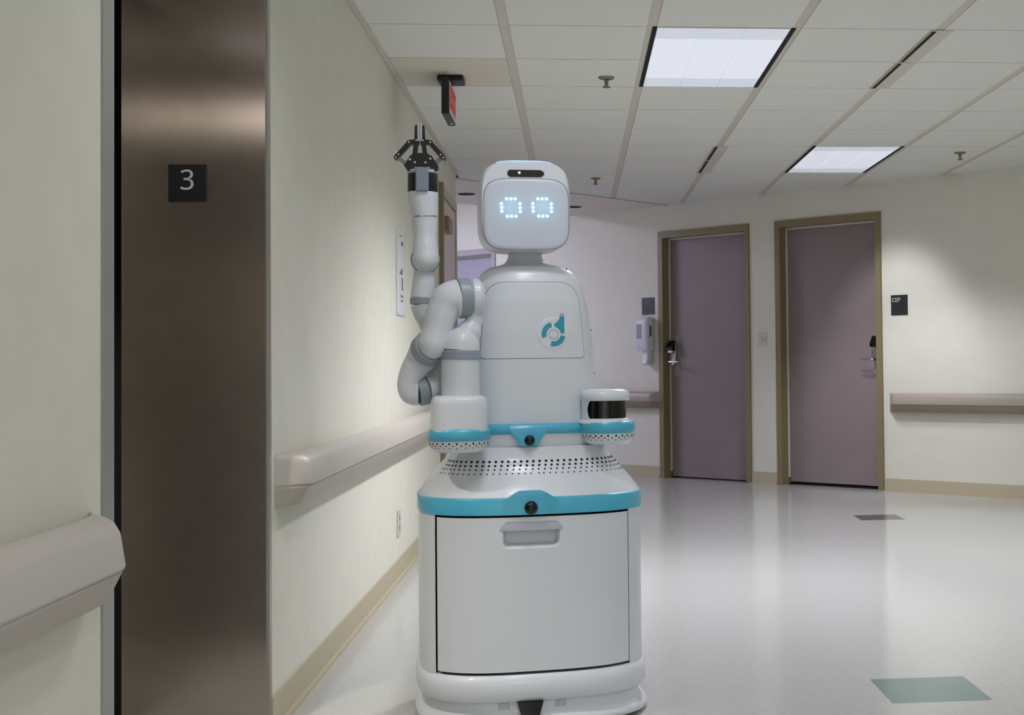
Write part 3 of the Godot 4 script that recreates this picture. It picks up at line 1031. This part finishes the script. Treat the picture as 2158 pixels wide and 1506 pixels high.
func hole(st: SurfaceTool, at: Vector3, n: Vector3, r: float) -> void:
	var up := n.cross(Vector3.RIGHT).normalized()
	var side := n.cross(up)
	var ring := PackedVector3Array()
	var low := PackedVector3Array()
	for k in 8:
		var a := TAU * k / 8
		ring.append(at + n * 0.0004 + (up * cos(a) + side * sin(a)) * r)
		low.append(at - n * 0.003 + (up * cos(a) + side * sin(a)) * r)
	loft_into(st, [low, ring], true)


func pod(r: Node3D, called: String, at: Vector3, rad: float) -> void:
	var n := 2.25
	var o := add(called, loft([sring(0.765, rad * 0.68, rad * 0.68, n), sring(0.769, rad * 0.80, rad * 0.80, n), sring(0.778, rad * 0.90, rad * 0.90, n), sring(0.790, rad * 0.955, rad * 0.955, n), sring(0.802, rad * 0.97, rad * 0.97, n)]), "robot_white", r, at)
	add("pod_ring", loft([sring(0.797, rad * 0.96, rad * 0.96, n), sring(0.799, rad, rad, n), sring(0.822, rad, rad, n), sring(0.829, rad * 0.965, rad * 0.965, n), sring(0.831, rad * 0.9, rad * 0.9, n)]), "teal", o)
	var st := begin()
	for row in 3:
		var k: float = [0.957, 0.94, 0.905][row]
		var y: float = [0.7905, 0.785, 0.7785][row]
		for i in 26:
			var a := TAU * (i + 0.5 * (row % 2)) / 26 
			var d := Vector3(cos(a), 0, -sin(a))
			var c := sep(a, rad * k, rad * k, n)
			hole(st, Vector3(c.x, y, c.y), (d + Vector3(0, -0.5 - 0.2 * row, 0)).normalized(), [0.0029, 0.0021, 0.0016][row])
	var v := add("vent_holes", finish(st), "dark_gap", o)
	v.set_meta("kind", "stuff")


func logo(torso: Node3D) -> void:
	# a teal emblem in three pieces round a small ring, on a slightly raised disc
	var c := Vector2(0.0585, 1.101)
	var k := 0.000336
	var disc := func(u: float, v: float) -> Vector3:
		var rr := 0.049 * sqrt(v)
		var a := -TAU * u
		return torso_point(c.x + cos(a) * rr, c.y + sin(a) * rr * 0.98 + 0.002, 0.0016 + 0.0014 * smoothstep(1.0, 0.86, v))
	add("emblem", patch(disc, 48, 8, Vector3(0, 0, -0.001)), "robot_white", torso)
	var arcs := [[102.0, 197.0], [-107.0, -9.0]]
	for a in arcs:
		var piece := func(u: float, v: float) -> Vector3:
			var an := deg_to_rad(lerpf(a[0], a[1], 1.0 - u))
			var rr := lerpf(62, 106, v) * k
			return torso_point(c.x + cos(an) * rr, c.y + sin(an) * rr, 0.0037)
		add("emblem_piece", patch(piece, 20, 3, Vector3(0, 0, -0.001)), "logo_teal", torso)
	var wedge := func(u: float, v: float) -> Vector3:
		# between the inner arc (v = 0) and the outline (v = 1)
		var an := deg_to_rad(lerpf(80, 5, 1.0 - u))
		var inner := Vector2(cos(an), sin(an)) * 64
		var out := [Vector2(8, 92), Vector2(30, 105), Vector2(58, 138), Vector2(60, 160), Vector2(98, 160), Vector2(98, 90), Vector2(98, 6)]
		var q := (1.0 - (1.0 - u)) * (out.size() - 1)
		var i := mini(int(q), out.size() - 2)
		var o: Vector2 = (out[out.size() - 1 - i] as Vector2).lerp(out[out.size() - 2 - i], q - i)
		var w := inner.lerp(o, v) * k
		return torso_point(c.x + w.x, c.y + w.y, 0.0037)
	add("emblem_piece", patch(wedge, 36, 4, Vector3(0, 0, -0.001)), "logo_teal", torso)
	for q in [[Vector2(0, 0), 44.0], [Vector2(78, 168), 16.0]]:
		var ring := func(u: float, v: float) -> Vector3:
			var a := -TAU * u
			var rr: float = lerpf(q[1] - 5, q[1], v) * k
			return torso_point(c.x + q[0].x * k + cos(a) * rr, c.y + q[0].y * k + sin(a) * rr, 0.0037)
		add("emblem_ring", patch(ring, 32, 1, Vector3(0, 0, -0.001)), "band_grey", torso)


func head_ring(z: float, k: float) -> PackedVector3Array:
	# a rounded square in x and y with rounder shoulders; counterclockwise seen from the front
	var r := PackedVector3Array()
	for i in 96:
		var a := TAU * i / 96
		var n := 4.4 if sin(a) < 0 else 3.7
		var x := signf(cos(a)) * pow(absf(cos(a)), 2.0 / n) * 0.1335 * k
		var y := signf(sin(a)) * pow(absf(sin(a)), 2.0 / n) * 0.1335 * k
		r.append(Vector3(-0.018 + x, 1.4795 + y, z))
	return r


func head(r: Node3D) -> void:
	var rings := [head_ring(-0.095, 0.70), head_ring(-0.085, 0.84), head_ring(-0.065, 0.94), head_ring(-0.03, 0.99), head_ring(0.03, 1.0), head_ring(0.095, 1.0), head_ring(0.117, 0.99), head_ring(0.131, 0.965), head_ring(0.138, 0.935)]
	var h := add("head", loft(rings), "robot_white", r)
	h.rotation.y = deg_to_rad(-2.5)
	h.position.x = 0.004
	var face := func(u: float, v: float) -> Vector3:
		var a := -TAU * u
		var n := 4.6
		var rr := sqrt(v)
		var x := signf(cos(a)) * pow(absf(cos(a)), 2.0 / n) * 0.1235 * rr
		var y := signf(sin(a)) * pow(absf(sin(a)), 2.0 / n) * 0.1035 * rr
		return Vector3(-0.0155 + x, 1.4525 + y, 0.1415 + 0.002 * (1.0 - v) - 0.003 * smoothstep(0.94, 1.0, v))
	var rim := func(u: float, v: float) -> Vector3:
		var q: Vector3 = face.call(u, v)
		return Vector3(-0.0155 + (q.x + 0.0155) * 1.013, 1.4525 + (q.y - 1.4525) * 1.016, 0.1388)
	add("face_seam", patch(rim, 96, 6, Vector3(0, 0, -0.004)), "seam_grey", h)
	add("face_plate", patch(face, 96, 10, Vector3(0, 0, -0.004)), "face_grey", h)
	for c in [Vector2(-0.0605, 1.4705), Vector2(0.0305, 1.4715)]:
		for i in 3:
			for d in [Vector2((i - 1) * 0.0125, 0.0255), Vector2((i - 1) * 0.0125 + 0.002, -0.0255), Vector2(-0.0275 + 0.0006 * i, (1 - i) * 0.0115), Vector2(0.0265 + 0.0003 * i, (1 - i) * 0.0115)]:
				add("led_dot", ball(0.0042, 0.5), "eye_glow", h, Vector3(c.x + d.x, c.y + d.y, 0.1438)).rotation.x = PI / 2
		var l := OmniLight3D.new()
		l.name = "eye_light"
		l.light_color = Color(0.45, 0.88, 1.0)
		l.light_energy = 0.0004
		l.omni_range = 4
		l.omni_attenuation = 2
		l.light_size = 0.02
		l.shadow_enabled = true
		l.position = Vector3(c.x, c.y, 0.170)
		h.add_child(l, true)
	var visor := PackedVector2Array()
	for i in 32:
		var a := TAU * i / 32
		visor.append(Vector2(-0.0175 + (0.042 if cos(a) > 0 else -0.042) + cos(a) * 0.0105, 1.5715 + sin(a) * 0.0105))
	add("visor", prism(visor, 0.03), "gloss_black", h, Vector3(0, 0, 0.1395))
	add("sensor_lamp", ball(0.0035), "sensor_glow", h, Vector3(-0.035, 1.5735, 0.1395))
	for x in [-0.060, 0.005, 0.030]:
		add("lens", disc_cyl(Vector3(x, 1.5715, -0.001), Vector3(x, 1.5715, 0.001), 0.0075, 0.0005, 20), "black", h, Vector3(0, 0, 0.1395))
	var strip := func(u: float, v: float) -> Vector3:
		var x := lerpf(-0.082, 0.078, u)
		return Vector3(-0.018 + x, 1.4802 + 0.1335 * pow(1.0 - pow(absf(x) / 0.1335, 3.7), 1.0 / 3.7) - 0.0012 * smoothstep(0.3, 0.0, v), lerpf(0.119, 0.0, v))
	add("light_strip", patch(strip, 16, 4, Vector3(0, -0.006, 0)), "top_glow", h)
	var tl := OmniLight3D.new()
	tl.name = "strip_light"
	tl.light_color = Color(0.4, 0.72, 1.0)
	tl.light_energy = 0.002
	tl.omni_range = 4
	tl.omni_attenuation = 2
	tl.light_size = 0.05
	tl.shadow_enabled = true
	tl.position = Vector3(-0.018, 1.67, 0.08)
	h.add_child(tl, true)


func arm(r: Node3D) -> void:
	var a := named(Node3D.new(), "arm", r)
	var W := "robot_white"
	var zc := 0.205
	# shoulder column, elbow to the right, horizontal joint
	add("arm_link", tube([Vector3(-0.216, 0.92, zc), Vector3(-0.216, 1.03, zc)], [0.0545, 0.0535], false, false), W, a)
	add("joint_band", disc_cyl(Vector3(-0.215, 1.029, zc), Vector3(-0.215, 1.056, zc), 0.0565), "band_grey", a)
	add("arm_link", tube([Vector3(-0.215, 1.056, zc), Vector3(-0.214, 1.068, zc)], [0.0545, 0.053], false, true), W, a)
	add("arm_link", tube([Vector3(-0.206, 1.082, zc - 0.004), Vector3(-0.190, 1.110, zc - 0.008), Vector3(-0.178, 1.134, zc - 0.012), Vector3(-0.174, 1.155, zc - 0.016), Vector3(-0.176, 1.185, zc - 0.02)], [0.046, 0.036, 0.025, 0.0235, 0.030], true, true, 8), W, a)
	add("arm_link", disc_cyl(Vector3(-0.149, 1.206, zc - 0.022), Vector3(-0.190, 1.205, zc - 0.02), 0.0545, 0.012), W, a)
	add("joint_band", disc_cyl(Vector3(-0.188, 1.205, zc - 0.02), Vector3(-0.222, 1.203, zc - 0.015), 0.0575), "band_grey", a)
	# upper arm runs down to the left
	add("arm_link", tube([Vector3(-0.218, 1.203, zc - 0.015), Vector3(-0.245, 1.196, zc - 0.012), Vector3(-0.264, 1.165, zc - 0.008), Vector3(-0.281, 1.110, zc - 0.004), Vector3(-0.291, 1.074, zc)], [0.0555, 0.052, 0.045, 0.041, 0.0425], false, true, 8), W, a)
	var j := Vector3(-0.291, 1.074, zc)
	var ax := Vector3(-0.40, -0.42, -0.81).normalized()
	add("joint_band", disc_cyl(j + ax * 0.012, j + ax * 0.048, 0.049), "band_grey", a)
	# lower elbow turns back under and to the right
	var k := j + ax * 0.045
	add("arm_link", tube([k, k + ax * 0.03 + Vector3(0, -0.01, 0), Vector3(-0.340, 1.005, zc - 0.06), Vector3(-0.355, 0.965, zc - 0.06), Vector3(-0.348, 0.940, zc - 0.06), Vector3(-0.332, 0.938, zc - 0.06)], [0.047, 0.044, 0.038, 0.034, 0.036, 0.038], false, false, 8), W, a)
	add("joint_band", disc_cyl(Vector3(-0.333, 0.938, zc - 0.06), Vector3(-0.306, 0.944, zc - 0.065), 0.0415), "band_grey", a)
	# forearm rises behind
	add("arm_link", tube([Vector3(-0.308, 0.944, zc - 0.065), Vector3(-0.285, 0.950, zc - 0.075), Vector3(-0.272, 0.985, zc - 0.10), Vector3(-0.276, 1.06, zc - 0.12), Vector3(-0.294, 1.13, zc - 0.125), Vector3(-0.309, 1.17, zc - 0.125), Vector3(-0.314, 1.192, zc - 0.125)], [0.040, 0.039, 0.034, 0.029, 0.029, 0.033, 0.035], false, false, 8), W, a)
	var zf := zc - 0.125
	add("joint_band", disc_cyl(Vector3(-0.314, 1.190, zf), Vector3(-0.3135, 1.211, zf), 0.0365), "band_grey", a)
	add("arm_link", tube([Vector3(-0.3135, 1.211, zf), Vector3(-0.311, 1.245, zf), Vector3(-0.309, 1.28, zf - 0.005), Vector3(-0.308, 1.33, zf - 0.012)], [0.035, 0.033, 0.030, 0.028], false, true), W, a)
	var jb := add("joint_band", disc_cyl(Vector3(-0.306, 1.322, zf - 0.01), Vector3(-0.306, 1.322, zf + 0.018), 0.0418), "band_grey", a)
	jb.scale = Vector3(1, 1, 1)
	# wrist
	add("arm_link", tube([Vector3(-0.306, 1.322, zf + 0.022), Vector3(-0.306, 1.350, zf + 0.018), Vector3(-0.3055, 1.385, zf + 0.012), Vector3(-0.306, 1.425, zf + 0.008), Vector3(-0.3065, 1.444, zf + 0.008)], [0.0385, 0.036, 0.0335, 0.0365, 0.0375], true, false, 8), W, a)
	var wrist := add("arm_link", tube([Vector3(-0.3065, 1.4445, zf + 0.008), Vector3(-0.3085, 1.470, zf + 0.008), Vector3(-0.311, 1.500, zf + 0.008), Vector3(-0.311, 1.516, zf + 0.008)], [0.0375, 0.0405, 0.0435, 0.0435], false, false, 8), W, a)
	for q in [[-26, 0.006, 0.003], [-20, 0.006, 0.004], [-14, 0.006, 0.004], [4, 0.003, 0.002], [12, 0.004, 0.003], [24, 0.004, 0.003], [-2, 0.002, 0.004]]:
		var an := deg_to_rad(q[0] * 1.9)
		var mk := add("print_mark", bevel_box(Vector3(q[1], q[2], 0.001), 0.0002), "grey_print", a, Vector3(-0.3065 + sin(an) * 0.0378, 1.4440, zf + 0.008 + cos(an) * 0.0378))
		mk.rotation.y = an
	gripper(r, Vector3(-0.3115, 1.516, zf + 0.008))


func gx(px: float) -> float:
	return (px - 891.0) * 0.001372

func gy(py: float) -> float:
	return (405.0 - py) * 0.001372


func bar(st: SurfaceTool, p: Vector2, q: Vector2, w: float, z0: float, depth: float) -> void:   # a flat link with round ends
	var d := (q - p).normalized()
	var n := Vector2(-d.y, d.x)
	var poly := PackedVector2Array()
	for i in 9:
		var t := -PI / 2 + PI * i / 8
		poly.append(q + (d * cos(t) + n * sin(t)) * w)
	for i in 9:
		var t := PI / 2 + PI * i / 8
		poly.append(p + (d * cos(t) + n * sin(t)) * w)
	prism_into(st, poly, depth, Transform3D(Basis(), Vector3(0, 0, z0)))


func gripper(r: Node3D, at: Vector3) -> void:
	var g := named(Node3D.new(), "gripper", r)
	g.position = at
	g.rotation.y = deg_to_rad(-6)
	add("coupling", lathe([[0.0, 0.0425], [0.002, 0.0435], [0.052, 0.043], [0.060, 0.040]], 2, 0, 0, [1]), "black", g)
	add("cable_tie", lathe([[0.054, 0.0425], [0.056, 0.0445], [0.062, 0.0445], [0.064, 0.0425]], 2, 0, 0, [], 48), "pad_grey", g)
	var palm := PackedVector2Array()
	for q in [[862, 362], [853, 350], [866, 330], [874, 324], [901, 324], [911, 330], [924, 350], [921, 362]]:
		palm.append(Vector2(gx(q[0]), gy(q[1])))
	add("palm", prism(palm, 0.056), "black", g, Vector3(0, 0, 0.028))
	add("bracket", bevel_box(Vector3(0.037, 0.068, 0.012), 0.003), "bracket_grey", g, Vector3(0.0005, 0.032, 0.0465))
	for i in 8:
		add("print_mark", bevel_box(Vector3(0.0034, 0.004 if i % 3 else 0.0055, 0.001), 0.0002), "pad_grey", g, Vector3(0.001 + (i - 3.5) * 0.0056, gy(355), 0.0283))
	for q in [[866, 338], [908, 336], [876, 344], [898, 344]]:
		add("screw", disc_cyl(Vector3(0, 0, 0), Vector3(0, 0, 0.003), 0.0034, 0.0008, 12), "bright_steel", g, Vector3(gx(q[0]), gy(q[1]), 0.028))
	for s in [[-1, 873, 838, 862, 880, 877, 881], [1, 899, 936, 907, 893, 897, 888]]:
		var side: int = s[0]
		var mid := 885.5
		var m := func(px: float) -> float: return gx(mid + side * (px - mid))
		var st := begin()
		var tip := PackedVector2Array()
		for q in [[886.4, 299], [888.5, 262], [895.5, 264], [897, 296], [903, 299], [897, 305], [887, 304]]:
			tip.append(Vector2(m.call(q[0]), gy(q[1])))
		prism_into(st, tip, 0.024, Transform3D(Basis(), Vector3(0, 0, 0.012)))
		bar(st, Vector2(m.call(892.5), gy(297)), Vector2(m.call(897.0), gy(330)), 0.0062, 0.014, 0.028)
		bar(st, Vector2(m.call(893), gy(298)), Vector2(m.call(908), gy(300)), 0.0070, 0.013, 0.026)
		bar(st, Vector2(m.call(907), gy(300)), Vector2(m.call(935), gy(332)), 0.0062, 0.016, 0.032)
		add("finger_link", finish(st), "black", g)
		st = begin()
		bar(st, Vector2(m.call(932), gy(330)), Vector2(m.call(918), gy(342)), 0.0058, 0.008, 0.016)
		add("drive_link", finish(st), "link_grey", g)
		add("fingertip_pad", bevel_box(Vector3(0.0058, 0.054, 0.020), 0.0015), "pad_grey", g, Vector3(m.call(888.3), gy(278), 0.004))
		for q in [[892, 296], [907.5, 300], [929, 326], [934.5, 332]]:
			add("pivot_pin", disc_cyl(Vector3(0, 0, 0), Vector3(0, 0, 0.003), 0.0030, 0.0008, 12), "bright_steel", g, Vector3(m.call(q[0]), gy(q[1]), 0.0155))
